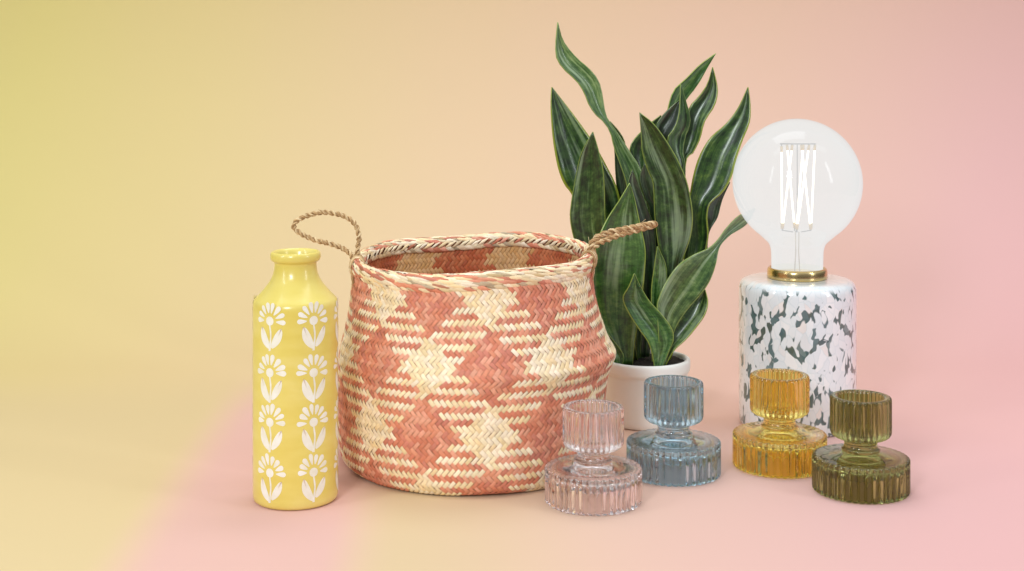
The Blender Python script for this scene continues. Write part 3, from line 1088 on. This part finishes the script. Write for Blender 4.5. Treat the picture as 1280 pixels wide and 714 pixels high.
def glass_mat(name, col, rough=0.0):
    m, nt, p = new_mat(name)
    p.inputs['Base Color'].default_value = col
    p.inputs['Transmission Weight'].default_value = 1.0
    p.inputs['IOR'].default_value = 1.52
    p.inputs['Roughness'].default_value = rough
    tc = node(nt, 'ShaderNodeTexCoord').outputs['Object']
    bump(nt, p, noise(nt, tc, 60, 2), 0.03, 0.001)
    return m


def candle_holder(cx, gpy, wpx, mats, label):
    Y = ground_y(gpy)
    X = at(cx, gpy, Y).x
    k = Y / F * wpx / 121.0            # unit: one pixel of the nearest holder
    root = thing('candle_holder', label, 'candle holder', (X, Y, 0), 'ribbed glass candle holders')
    NB_, NC = 44, 33
    base = [(0.1, 40.0), (16, 39.6), (30, 38.4), (42, 37.4), (48, 36.4, 0.4, NB_), (51, 34.4, 1.4, NB_), (52.4, 30, 1.8, NB_), (52.8, 20, 1.8, NB_), (53, 8, 1.8, NB_), (53.4, 2, 1.2, NB_), (54.2, 0.7), (56, 0.6, 1.4, NB_), (58.8, 0.9, 3.4, NB_), (60.2, 2.2, 4.5, NB_), (60.5, 4.5, 4.6, NB_), (60.5, 20, 4.6, NB_), (60.5, 36, 4.6, NB_), (60.5, 40.5, 4.6, NB_), (60.2, 42.2, 4.5, NB_), (59.3, 43.2, 3.6, NB_),
            (57.6, 43.7, 2.6, NB_), (55.6, 43.9, 1.2, NB_), (53.4, 44.0), (50, 44.3), (44, 45.2), (36, 46.8), (28, 48.5), (25, 49.4), (23.4, 50.5)]
    neck = [(23.4, 50.5), (23.2, 51.2), (24.2, 52.4), (24.0, 54.0), (21.8, 55.2), (20.6, 58), (20.6, 61), (21.2, 63)]
    cup = [(21.2, 63), (24, 64.8, 0.2, NC), (29, 66.6, 0.9, NC), (33.4, 68.4, 1.8, NC), (36.2, 70.4, 2.6, NC), (37.6, 72.8, 3.5, NC), (38.2, 76, 3.6, NC), (38.2, 90, 3.6, NC), (38.2, 105, 3.6, NC), (38.2, 114, 3.6, NC), (37.9, 116.8, 2.9, NC), (37.0, 118.4, 2.3, NC),
           (35.4, 119.0, 1.0, NC), (33.0, 119.1), (30.6, 118.8), (29.0, 117.6, 0.5, NC), (28.6, 115, 1.0, NC), (28.2, 100, 1.1, NC), (27.8, 86, 1.1, NC), (26.8, 78, 0.8, NC), (24.5, 73.6), (18, 71.6), (8, 71), (0.1, 71)]
    seg = 396
    for nm, pr, mat in (('base', base, mats[0]), ('neck', neck, mats[0]), ('cup', cup, mats[1])):
        mb = MB()
        P = []
        for a, b in zip(pr, pr[1:]):
            a4 = tuple(a) + (0, 1) if len(a) == 2 else a
            b4 = tuple(b) + (0, 1) if len(b) == 2 else b
            cnt = a4[3] if a4[2] > 0 else b4[3]
            d = sqrt((a4[0] - b4[0]) ** 2 + (a4[1] - b4[1]) ** 2)
            n = 1 if d < 3 else 2
            for s in range(n):
                t = s / n
                P.append((a4[0] + (b4[0] - a4[0]) * t, a4[1] + (b4[1] - a4[1]) * t, a4[2] + (b4[2] - a4[2]) * t, cnt))
        l4 = tuple(pr[-1]) + (0, 1)
        P.append(l4[:4])
        lathe(mb, [(r * k, z * k, am * k, c) for r, z, am, c in P], X, Y, seg)
        mb.build(nm, mat, root, (X, Y, 0))
    return root


candle_holder(741.5, 627.0, 121.5, glass('pale_pink_glass', srgb(250, 240, 241)), 'pale pink clear ribbed glass candle holder in front of the woven basket')
candle_holder(842.0, 592.0, 117.5, glass('smoky_blue_glass', srgb(172, 206, 224)), 'smoky blue ribbed glass candle holder in front of the white plant pot')
candle_holder(974.5, 582.5, 116.5, glass('amber_glass', srgb(238, 208, 88)), 'amber yellow ribbed glass candle holder in front of the speckled lamp')
candle_holder(1076.0, 613.0, 120.0, glass('olive_glass', srgb(138, 139, 66)), 'olive green ribbed glass candle holder at the far right of the set')
